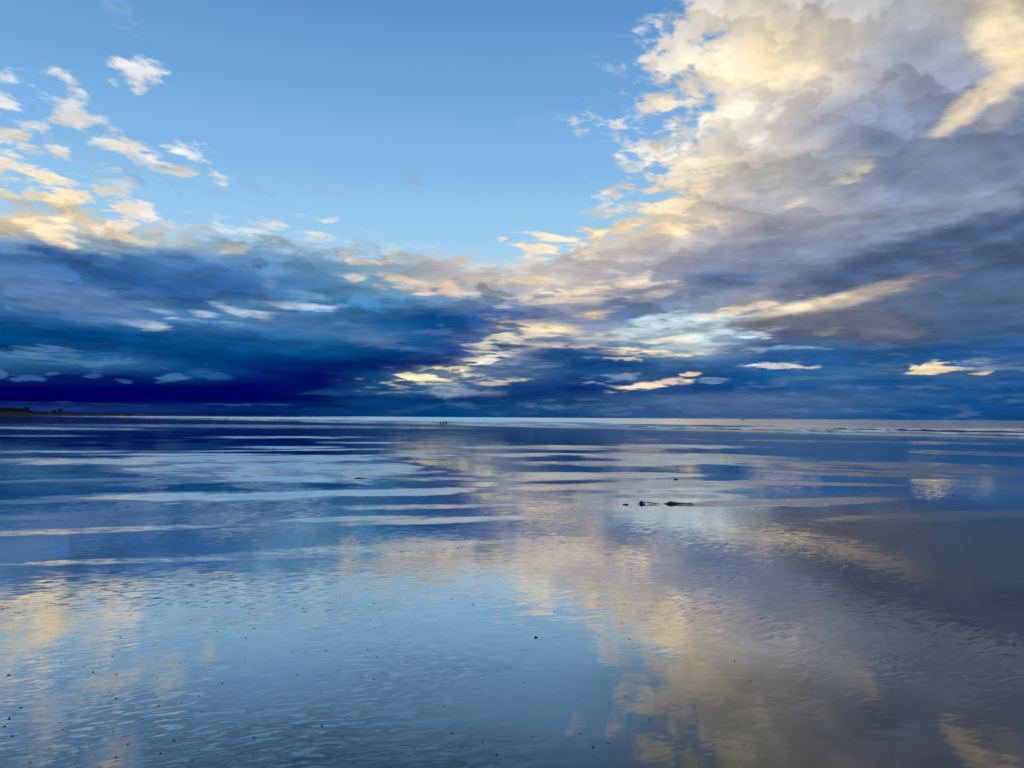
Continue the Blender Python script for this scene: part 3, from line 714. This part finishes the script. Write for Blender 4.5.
dl = np.concatenate([np.arange(183.5, 285, 0.6), np.arange(285, 380, 1.0)])
sl = np.concatenate([np.arange(-320, 500, 1.3), np.arange(500, 2200, 5.0)])
far_d = np.array([400, 460, 600, 1000, 3000, 12000, 80000.0])
far_s = np.array([-80000, -8000, -1200.0])
dd = np.concatenate([dl, far_d])
sv = np.concatenate([far_s, sl, np.array([2600, 4000, 12000, 80000.0])])
Dg, Sg = np.meshgrid(dd, sv, indexing='ij')
zg, fg = wave_field(Dg, Sg)
fade = np.clip((395 - Dg) / 40, 0, 1) * np.clip((Sg + 330) / 60, 0, 1) * np.clip((2150 - Sg) / 300, 0, 1)
zg, fg = zg * fade, fg * fade
co = np.stack([Dg * DN.x + Sg * SN.x, Dg * DN.y + Sg * SN.y, SEA_Z + zg], -1).reshape(-1, 3)
nd, ns = Dg.shape
ii, jj = np.meshgrid(np.arange(nd - 1), np.arange(ns - 1), indexing='ij')
q0 = (ii * ns + jj).ravel()
quads = np.stack([q0, q0 + ns, q0 + ns + 1, q0 + 1], -1).astype(np.int32)
me = bpy.data.meshes.new('sea')
me.vertices.add(len(co))
me.vertices.foreach_set('co', co.astype(np.float32).ravel())
me.loops.add(quads.size)
me.loops.foreach_set('vertex_index', quads.ravel())
me.polygons.add(len(quads))
me.polygons.foreach_set('loop_start', np.arange(0, quads.size, 4, dtype=np.int32))
me.polygons.foreach_set('use_smooth', np.ones(len(quads), dtype=bool))
me.update(calc_edges=True)
fa = me.attributes.new('foam', 'FLOAT', 'POINT')
fa.data.foreach_set('value', fg.astype(np.float32).ravel())
me.materials.append(MAT_SEA)
sea = link(bpy.data.objects.new('sea', me))
sea['kind'] = 'structure'


# ------------------------------------------------------------------ far headland with its wood
MAT_LAND = simple_mat('far_hillside', (0.006, 0.008, 0.008), 0.9, 0.4, 0.02)
MAT_FOLIAGE = simple_mat('dark_foliage', (0.012, 0.017, 0.012), 0.9, 0.5, 0.15)
MAT_BARK = simple_mat('bark', (0.03, 0.024, 0.02), 0.9, 0.3, 2.0)
HEAD_R = 2500.0


def bearing(px):
    return R(sky_at(px, 415)[0])


profile = [(-160, 18), (-90, 21), (-40, 19), (-10, 18), (10, 17), (24, 15), (32, 10), (45, 8.0), (62, 8.5), (78, 7.5), (100, 7.0), (130, 6.5), (165, 4.5), (205, 3.8), (250, 3.2), (300, 2.6), (340, 1.6), (372, 0.0)]
rng = random.Random(11)
hv, hf = [], []
N_SEC = 260
for i in range(N_SEC + 1):
    px = -160 + (372 + 160) * i / N_SEC
    h = np.interp(px, [p for p, _ in profile], [q_ for _, q_ in profile])
    b_ = bearing(px)
    rr = HEAD_R + 700 * max(0.0, (px - 40) / 330)
    h *= rr / HEAD_R
    h = max(0.0, h * (1 + 0.22 * (mnoise.noise((px * 0.12, 0, 0)))) + 0.5 * mnoise.noise((px * 0.5, 3, 0)))
    for dr, kz in ((-60, -1.5), (-40, 0.30), (0, 0.72), (60, 1.0), (160, 0.9), (300, -1.5)):
        z = SEA_Z + (h * kz if kz > 0 else -1.0)
        hv.append(((rr + dr) * math.sin(b_), (rr + dr) * math.cos(b_), z))
for i in range(N_SEC):
    for j in range(5):
        a = i * 6 + j
        hf.append((a, a + 1, a + 7, a + 6))
headland = mesh_obj('headland', hv, hf, MAT_LAND, smooth_shade=True)
headland['kind'] = 'structure'


def leaf_mass(bm, cx, cy, cz, rx, rz, n, size, rnd):
    """many leaf-clump faces through an uneven crown"""
    for _ in range(n):
        while True:
            v = Vector((rnd.uniform(-1, 1), rnd.uniform(-1, 1), rnd.uniform(-1, 1)))
            if v.length <= 1:
                break
        lump = 0.75 + 0.35 * mnoise.noise(Vector((cx, cy, 0)) * 0.1 + v * 1.7)
        p = Vector((cx + v.x * rx * lump, cy + v.y * rx * lump, cz + v.z * rz * lump))
        s = size * rnd.uniform(0.5, 1.3)
        q_ = Euler((rnd.uniform(0, 6.3), rnd.uniform(0, 6.3), rnd.uniform(0, 6.3))).to_matrix()
        pts = [p + q_ @ Vector(w) * s for w in ((-1, -.5, 0), (1, -.6, .2), (.8, .6, 0), (-.3, .9, -.2))]
        f = bm.faces.new([bm.verts.new(w) for w in pts])


bm = bmesh.new()
for i in range(380):
    px = rng.uniform(-150, 33)
    b_ = bearing(px)
    dr = rng.uniform(-30, 110)
    h = np.interp(px, [p for p, _ in profile], [q_ for _, q_ in profile])
    ht = rng.uniform(6, 11) * (0.65 if px > 26 else 1)
    leaf_mass(bm, (HEAD_R + dr) * math.sin(b_), (HEAD_R + dr) * math.cos(b_), SEA_Z + h * 0.8 + ht * 0.4, ht * 0.9, ht * 0.55, 60, 1.6, rng)
wood = bm_obj('woodland', bm, MAT_FOLIAGE)
wood['kind'] = 'stuff'
bm = bmesh.new()
for i in range(260):
    px = 34 + 100 * rng.random() ** 1.4
    b_ = bearing(px)
    rr = HEAD_R + 700 * max(0.0, (px - 40) / 330) + rng.uniform(-20, 60)
    h = np.interp(px, [p for p, _ in profile], [q_ for _, q_ in profile])
    leaf_mass(bm, rr * math.sin(b_), rr * math.cos(b_), SEA_Z + h * 0.8 + 1, rng.uniform(3, 7), rng.uniform(1.0, 2.2), 16, 1.1, rng)
scrub = bm_obj('scrub', bm, MAT_FOLIAGE)
scrub['kind'] = 'stuff'


def tree(px, dr, ht, wide, label):
    b_ = bearing(px)
    h = np.interp(px, [p for p, _ in profile], [q_ for _, q_ in profile])
    t = thing('tree', label, 'tree', ((HEAD_R + dr) * math.sin(b_), (HEAD_R + dr) * math.cos(b_), SEA_Z + h * 0.85), group='trees standing out of the headland')
    bm = bmesh.new()
    prev = None
    for k in range(7):
        z = ht * 0.75 * k / 6 - 2.0
        r = 0.55 * (1 - 0.8 * k / 6)
        ring = [bm.verts.new((r * math.cos(a) + 0.2 * math.sin(k), r * math.sin(a), z)) for a in np.linspace(0, 2 * math.pi, 9)[:-1]]
        if prev:
            for j in range(8):
                bm.faces.new((prev[j], prev[(j + 1) % 8], ring[(j + 1) % 8], ring[j]))
        prev = ring
    bm_obj('trunk', bm, MAT_BARK, t, True)
    bm = bmesh.new()
    for k in range(9):
        a = rng.uniform(0, 6.3)
        ro = wide * rng.uniform(0.1, 0.6)
        leaf_mass(bm, ro * math.cos(a), ro * math.sin(a), ht * rng.uniform(0.45, 0.85), wide * 0.45, ht * 0.2, 90, 0.8, rng)
    bm_obj('crown', bm, MAT_FOLIAGE, t)


tree(60, 10, 15, 9, 'tallest dark tree standing alone on the low headland, right of the wooded end')
tree(54, 30, 9, 8.0, 'lower rounded tree just left of the tallest tree on the headland')
tree(27, 5, 14, 9, 'dark tree rising over the right end of the headland wood')

# ------------------------------------------------------------------ fishing boat on the horizon
MAT_HULL = simple_mat('boat_hull_paint', (0.015, 0.02, 0.03), 0.5, 0.3, 0.6)
MAT_CABIN = simple_mat('boat_cabin_paint', (0.05, 0.06, 0.07), 0.5, 0.2, 0.6)
MAT_GLASS = simple_mat('dark_window', (0.01, 0.012, 0.015), 0.1, 0.1, 1.0)
MAT_STEEL = simple_mat('dark_steel', (0.03, 0.03, 0.032), 0.5, 0.2, 3.0)


def add_box(bm, c, s, rot=None):
    m = Matrix.Translation(c) @ (rot.to_4x4() if rot else Matrix.Identity(4)) @ Matrix.Diagonal((*s, 1))
    bmesh.ops.create_cube(bm, size=1.0, matrix=m)


def add_tube(bm, pts, radii, n=8):
    prev = None
    pts = [Vector(p) for p in pts]
    up = Vector((0.13, 0.31, 0.94))
    for i, p in enumerate(pts):
        tdir = (pts[min(i + 1, len(pts) - 1)] - pts[max(i - 1, 0)]).normalized()
        a = tdir.cross(up).normalized()
        if a.length < 0.1:
            a = tdir.cross(Vector((1, 0, 0))).normalized()
        b_ = tdir.cross(a)
        ring = [bm.verts.new(p + (a * math.cos(w) + b_ * math.sin(w)) * radii[i]) for w in np.linspace(0, 2 * math.pi, n + 1)[:-1]]
        if prev:
            for j in range(n):
                bm.faces.new((prev[j], prev[(j + 1) % n], ring[(j + 1) % n], ring[j]))
        else:
            bm.faces.new(ring[::-1])
        prev = ring
    bm.faces.new(prev)


br = R(sky_at(742.5, 418)[0])
boat = thing('fishing_boat', 'tiny dark fishing boat on the far horizon of the sea', 'boat', (3000 * math.sin(br), 3000 * math.cos(br), SEA_Z), -br)
hv, hf = [], []
secs = [(-6.6, 1.7, 1.5), (-5.5, 2.0, 1.45), (-3, 2.2, 1.4), (0, 2.25, 1.5), (3, 2.0, 1.8), (5, 1.3, 2.2), (6.4, 0.5, 2.6), (7.2, 0.06, 2.9)]
for X, wd, dk in secs:
    for yy, zz in ((-wd, dk), (-wd * 0.9, 0.3), (-wd * 0.4, -0.8), (wd * 0.4, -0.8), (wd * 0.9, 0.3), (wd, dk)):
        hv.append((X, yy, zz))
for i in range(len(secs) - 1):
    for j in range(6):
        a, c = i * 6 + j, i * 6 + (j + 1) % 6
        hf.append((a, c, c + 6, a + 6))
hf += [tuple(range(6))[::-1], tuple(range(len(hv) - 6, len(hv)))]
mesh_obj('hull', hv, hf, MAT_HULL, boat)
bm = bmesh.new()
add_box(bm, (2.4, 0, 2.9), (3.0, 2.8, 2.4))
add_box(bm, (2.3, 0, 4.2), (3.5, 3.2, 0.18))
bmesh.ops.bevel(bm, geom=bm.edges[:], offset=0.06, affect='EDGES')
cab = bm_obj('wheelhouse', bm, MAT_CABIN, boat)
for yy in (-1.41, 1.41):
    for xx in (1.5, 2.4, 3.3):
        bm = bmesh.new()
        add_box(bm, (xx, yy, 3.4), (0.7, 0.05, 0.7))
        bm_obj('window', bm, MAT_GLASS, cab)
bm = bmesh.new()
add_tube(bm, [(0.2, 0, 1.5), (0.2, 0, 5), (0.2, 0, 8.4)], [0.14, 0.11, 0.05])
add_tube(bm, [(0.2, 0, 7.6), (-4.4, 0, 4.4)], [0.08, 0.06])
bm_obj('mast', bm, MAT_STEEL, boat, True)
bm = bmesh.new()
add_tube(bm, [(-5.6, -1.6, 1.4), (-5.6, -1.6, 4.0), (-5.6, 1.6, 4.0), (-5.6, 1.6, 1.4)], [0.13] * 4)
bm_obj('gantry', bm, MAT_STEEL, boat, True)

# ------------------------------------------------------------------ three walkers at the waterline
MAT_SKIN = simple_mat('skin', (0.40, 0.26, 0.19), 0.6, 0.08, 20.0)


def person(px, dist, height, face, stride, coat, legs, hair, label, arm=0.15, hood=False, bulk=1.0):
    """one skinned body in mid-step; coat, trousers, boots and skin are zones of it, hair is a child"""
    b_ = bearing(px)
    X, Y = dist * math.sin(b_), dist * math.cos(b_)
    z0 = beach_z(X * DN.x + Y * DN.y)
    k = height / 1.75
    joints, radii, edges = [], [], []

    def j(p, r, parent=None):
        joints.append(Vector(p) * k)
        radii.append((r[0] * k, r[1] * k))
        if parent is not None:
            edges.append((parent, len(joints) - 1))
        return len(joints) - 1
    pel = j((0, 0, 0.93), (0.155 * bulk, 0.115 * bulk))
    wai = j((0, 0.01, 1.10), (0.145 * bulk, 0.110 * bulk), pel)
    che = j((0, 0.015, 1.30), (0.165 * bulk, 0.120 * bulk), wai)
    sho = j((0, 0.0, 1.43), (0.12 * bulk, 0.085), che)
    nec = j((0, 0.01, 1.50), (0.055, 0.055), sho)
    hb = j((0, 0.025, 1.565), (0.068, 0.080), nec)
    hm = j((0, 0.03, 1.64), (0.078, 0.096), hb)
    j((0, 0.025, 1.72), (0.055, 0.066), hm)
    for sgn in (-1, 1):
        st = stride * sgn
        s_ = j((sgn * 0.19 * bulk, 0, 1.40), (0.062 * bulk, 0.062 * bulk), sho)
        e_ = j((sgn * 0.245 * bulk, -st * 0.30 - 0.02, 1.13), (0.050, 0.050), s_)
        w_ = j((sgn * 0.235 * bulk, -st * 0.45 + arm, 0.90), (0.036, 0.036), e_)
        h_ = j((sgn * 0.23 * bulk, -st * 0.47 + arm + 0.02, 0.80), (0.026, 0.042), w_)
        j((sgn * 0.225 * bulk, -st * 0.47 + arm + 0.05, 0.73), (0.014, 0.026), h_)
        hp = j((sgn * 0.10, 0, 0.86), (0.095, 0.105), pel)
        kn = j((sgn * 0.105, st * 0.55 + 0.05, 0.49), (0.066, 0.070), hp)
        an = j((sgn * 0.105, st * 0.95 - 0.03, 0.10), (0.046, 0.050), kn)
        j((sgn * 0.115, st * 0.95 + 0.13, 0.045), (0.045, 0.036), an)
    o_me = bpy.data.meshes.new('person')
    o_me.from_pydata([tuple(v) for v in joints], edges, [])
    o = bpy.data.objects.new('person', o_me)
    link(o)
    sk = o.modifiers.new('skin', 'SKIN')
    sk.use_smooth_shade = True
    lay = o_me.skin_vertices[0] if o_me.skin_vertices else None
    if lay is None:
        bpy.context.view_layer.objects.active = o
        lay = o_me.attributes.new('skin', 'FLOAT', 'POINT')
    for i, v in enumerate(lay.data):
        v.radius = radii[i]
        v.use_root = (i == 0)
    sub = o.modifiers.new('smooth', 'SUBSURF')
    sub.levels = sub.render_levels = 2
    m, t, bs = new_mat('walker_clothes')
    g = t.nodes.new('ShaderNodeTexCoord')
    sp = t.nodes.new('ShaderNodeSeparateXYZ')
    t.links.new(g.outputs['Object'], sp.inputs[0])
    z = E(sp.outputs[2]) * (1 / k)
    ax_ = E.m('ABSOLUTE', E(sp.outputs[0])) * (1 / k)
    wob = (fbm(g.outputs['Object'], 14.0, 3) - 0.5) * 0.05
    skin_c = (0.40, 0.26, 0.19)
    c = mixc(E.m('GREATER_THAN', z, 0.13), (0.012, 0.012, 0.014), legs)
    c = mixc(E.m('MAXIMUM', E.m('GREATER_THAN', z + wob, 0.80), E.m('GREATER_THAN', ax_, 0.19)), c, coat)
    c = mixc(E.m('MULTIPLY', E.m('LESS_THAN', z, 0.87), E.m('GREATER_THAN', ax_, 0.185)), c, skin_c)
    c = mixc(E.m('GREATER_THAN', z, 1.50), c, skin_c)
    t.links.new(c, bs.inputs['Base Color'])
    bs.inputs['Roughness'].default_value = 0.8
    o_me.materials.append(m)
    o.location = (X, Y, z0)
    o.rotation_euler = (0, 0, face)
    # hair or a hood over the crown and back of the head
    bm = bmesh.new()
    bmesh.ops.create_icosphere(bm, subdivisions=3, radius=1.0)
    for v in bm.verts:
        w = v.co.copy()
        r = 1.0 + 0.06 * mnoise.noise(w * 3)
        v.co = Vector((w.x * 0.095 * r, w.y * 0.112 * r, w.z * 0.115 * r))
    cut = [v for v in bm.verts if v.co.y > 0.045 and v.co.z < 0.06]
    bmesh.ops.delete(bm, geom=cut, context='VERTS')
    bmesh.ops.solidify(bm, geom=bm.faces[:], thickness=0.012)
    hr = bm_obj('hood' if hood else 'hair', bm, simple_mat('walker_hair', coat if hood else hair, 0.9, 0.3, 30.0), o, True)
    hr.location = (0, 0.01 * k, 1.655 * k)
    hr.scale = (k, k, k)
    for nm, c3, s3, mt in (('nose', (0, 0.125, 1.625), (0.012, 0.022, 0.026), MAT_SKIN), ('ear', (-0.088, 0.03, 1.63), (0.012, 0.022, 0.034), MAT_SKIN), ('ear', (0.088, 0.03, 1.63), (0.012, 0.022, 0.034), MAT_SKIN),
                       ('eye', (-0.032, 0.112, 1.648), (0.011,) * 3, MAT_GLASS), ('eye', (0.032, 0.112, 1.648), (0.011,) * 3, MAT_GLASS)):
        bm = bmesh.new()
        bmesh.ops.create_icosphere(bm, subdivisions=2, radius=1.0, matrix=Matrix.Translation(Vector(c3) * k) @ Matrix.Diagonal((s3[0] * k, s3[1] * k, s3[2] * k, 1)))
        bm_obj(nm, bm, mt, o, True)
    tag(o, label, 'person', 'walkers at the far waterline')
    return o


person(440.5, 252, 1.72, R(200), 0.16, (0.020, 0.030, 0.055), (0.012, 0.014, 0.020), (0.02, 0.014, 0.01), 'slim walker in dark clothes, leftmost of the three at the far waterline', bulk=1.1)
person(443.3, 254, 1.78, R(170), 0.12, (0.016, 0.018, 0.030), (0.020, 0.020, 0.028), (0.03, 0.02, 0.012), 'walker in dark coat between the other two at the far waterline', bulk=1.25)
person(446.1, 250, 1.86, R(185), 0.20, (0.010, 0.012, 0.022), (0.014, 0.013, 0.018), (0.012, 0.01, 0.01), 'tallest and broadest dark walker, rightmost of the three at the waterline', hood=True, bulk=1.5)

# ------------------------------------------------------------------ seaweed left by the tide
MAT_KELP = simple_mat('wet_kelp', (0.010, 0.009, 0.007), 0.35, 0.5, 20.0)
MAT_KELP2 = simple_mat('kelp_blade', (0.014, 0.012, 0.008), 0.30, 0.5, 25.0)


def ribbon(bm, pts, width, rnd, thick=0.004):
    """a wavy strap of weed with real thickness"""
    rows = []
    n = len(pts)
    for i, p in enumerate(pts):
        p = Vector(p)
        tdir = (Vector(pts[min(i + 1, n - 1)]) - Vector(pts[max(i - 1, 0)])).normalized()
        side = tdir.cross(Vector((0, 0, 1))).normalized()
        w = width * (0.35 + 0.65 * math.sin(math.pi * min(1, (i + 0.6) / n)))
        lift = 0.35 * w * math.sin(i * 1.7 + pts[0][0] * 30)
        rows.append([bm.verts.new(p - side * w + Vector((0, 0, max(0.0, lift)))), bm.verts.new(p + Vector((0, 0, thick * 2))), bm.verts.new(p + side * w + Vector((0, 0, max(0.0, -lift)))),
                     bm.verts.new(p + side * w + Vector((0, 0, max(0.0, -lift) - thick))), bm.verts.new(p - Vector((0, 0, thick))), bm.verts.new(p - side * w + Vector((0, 0, max(0.0, lift) - thick)))])
    for i in range(n - 1):
        for k in range(6):
            bm.faces.new((rows[i][k], rows[i][(k + 1) % 6], rows[i + 1][(k + 1) % 6], rows[i + 1][k]))
    bm.faces.new(rows[0][::-1])
    bm.faces.new(rows[-1])


def kelp(px, py, label, heap, tails, seed):
    """heap: (length, depth, height) of the tangled mass; tails: list of (angle, length) straps trailing away"""
    rnd = random.Random(seed)
    o = thing('seaweed', label, 'seaweed', ground_at(px, py), 0.0, 'seaweed washed up on the sand')
    L, D, Hh = heap
    bm = bmesh.new()
    for i in range(46):                                    # stipes curled through the heap
        a = rnd.uniform(0, 6.3)
        c = Vector((rnd.gauss(0, 0.26) * L, rnd.gauss(0, 0.26) * D, 0))
        top = Hh * max(0.15, 1 - (c.x / L * 1.7) ** 2) * rnd.uniform(0.3, 1.0)
        ln = L * rnd.uniform(0.15, 0.4)
        pts = []
        for q_ in range(7):
            u = q_ / 6 - 0.5
            aa = a + u * rnd.uniform(-2, 2)
            pts.append((c.x + math.cos(aa) * ln * u, c.y + math.sin(aa) * ln * u * 0.6, max(0.008, top * (1 - (2 * u) ** 2 * 0.8) + rnd.uniform(-.006, .006))))
        r = rnd.uniform(0.006, 0.014) * (Hh / 0.07) ** 0.5
        add_tube(bm, pts, [r * (0.7 + 0.3 * math.sin(q_)) for q_ in range(7)], 6)
    bm_obj('stipe', bm, MAT_KELP, o, True)
    bm = bmesh.new()
    for i in range(34):
        a = rnd.uniform(0, 6.3)
        c = Vector((rnd.gauss(0, 0.3) * L, rnd.gauss(0, 0.3) * D, 0))
        top = Hh * max(0.1, 1 - (c.x / L * 1.6) ** 2) * rnd.uniform(0.2, 0.95)
        ln = L * rnd.uniform(0.2, 0.45)
        pts = [(c.x + math.cos(a + u) * ln * u, c.y + math.sin(a + u) * ln * u * 0.6, max(0.007, top * (1 - abs(u) * 1.7))) for u in np.linspace(-0.5, 0.5, 7)]
        ribbon(bm, pts, rnd.uniform(0.012, 0.024), rnd)
    for ang, ln, x0 in tails:
        for k in range(5):
            a = ang + rnd.uniform(-0.05, 0.05)
            l2 = ln * rnd.uniform(0.5, 1.0)
            pts = [(x0 + math.cos(a + 0.15 * math.sin(u * 5 + k)) * l2 * u, math.sin(a + 0.3 * math.sin(u * 4 + k)) * l2 * u, 0.012 + 0.03 * (1 - u) * (Hh / 0.07) * rnd.uniform(.5, 1)) for u in np.linspace(0, 1, 9)]
            ribbon(bm, pts, rnd.uniform(0.010, 0.020), rnd)
    bm_obj('frond', bm, MAT_KELP2, o, True)
    return o


kelp(671.5, 504.2, 'longest black clump of seaweed, trailing a strap to its right', (0.20, 0.14, 0.06), [(0.0, 0.36, 0.08), (0.05, 0.22, 0.05)], 1)
kelp(641.5, 504.0, 'round black knot of seaweed left of the longest clump, one thin strap trailing right', (0.075, 0.09, 0.06), [(0.02, 0.36, 0.03)], 2)
kelp(625.5, 504.8, 'smallest flat scrap of seaweed, left of the round black knot', (0.07, 0.05, 0.016), [(0.3, 0.05, 0.0)], 3)
kelp(675.5, 479.8, 'lone small tuft of seaweed farther out, beyond the longest clump', (0.09, 0.09, 0.035), [(0.1, 0.08, 0.02)], 4)
kelp(358.0, 478.6, 'dark flat scrap of seaweed out on the pale strip of wet sand', (0.14, 0.12, 0.03), [(0.0, 0.25, 0.05)], 5)

# ------------------------------------------------------------------ pebbles and shell scraps on the near sand
MAT_STONE = simple_mat('dark_pebble', (0.022, 0.021, 0.022), 0.5, 0.5, 60.0)


def stone_mesh(seed, flat):
    bm = bmesh.new()
    bmesh.ops.create_icosphere(bm, subdivisions=2, radius=1.0)
    off = Vector((seed * 7.1, seed * 3.3, 0))
    for v in bm.verts:
        w = v.co.copy()
        v.co = w * (1 + 0.28 * mnoise.noise(w * 1.3 + off) + 0.10 * mnoise.noise(w * 3.1 + off))
        v.co.z = v.co.z * flat
        v.co.x *= 1.0 + 0.3 * (seed % 3)
    me = bpy.data.meshes.new('pebble')
    bm.to_mesh(me)
    bm.free()
    me.polygons.foreach_set('use_smooth', [True] * len(me.polygons))
    me.materials.append(MAT_STONE)
    return me


STONES = [stone_mesh(i, f) for i, f in enumerate((0.5, 0.6, 0.42, 0.7, 0.5, 0.38))]


def pebble(px, py, size, label, group=None):
    o = bpy.data.objects.new('pebble', STONES[rng.randrange(len(STONES))])
    p = ground_at(px, py)
    o.location = (p.x, p.y, p.z + size * 0.18)
    o.rotation_euler = (rng.uniform(-.2, .2), rng.uniform(-.2, .2), rng.uniform(0, 6.28))
    o.scale = (size * rng.uniform(.8, 1.3), size * rng.uniform(.7, 1.0), size)
    link(o)
    return tag(o, label, 'pebble', group)


pebble(536, 637.5, 0.0135, 'largest round black pebble, alone on the smooth blue sand below a gold reflection')
GP = 'small dark pebbles scattered over the near sand'
seen = 0
while seen < 250:
    px, py = rng.uniform(-6, 1010), 560 + 205 * rng.random() ** 0.8
    keep = 1.0 if px < 420 else (0.6 if px < 640 else 0.22)
    if mnoise.noise((px * 0.011, py * 0.02, 4.0)) < rng.uniform(-0.7, 0.2) - 0.1 or rng.random() > keep:
        continue
    pebble(px, py, 0.0024 + 0.0042 * rng.random() ** 2.4, 'small dark pebble lying on the near wet sand', GP)
    seen += 1
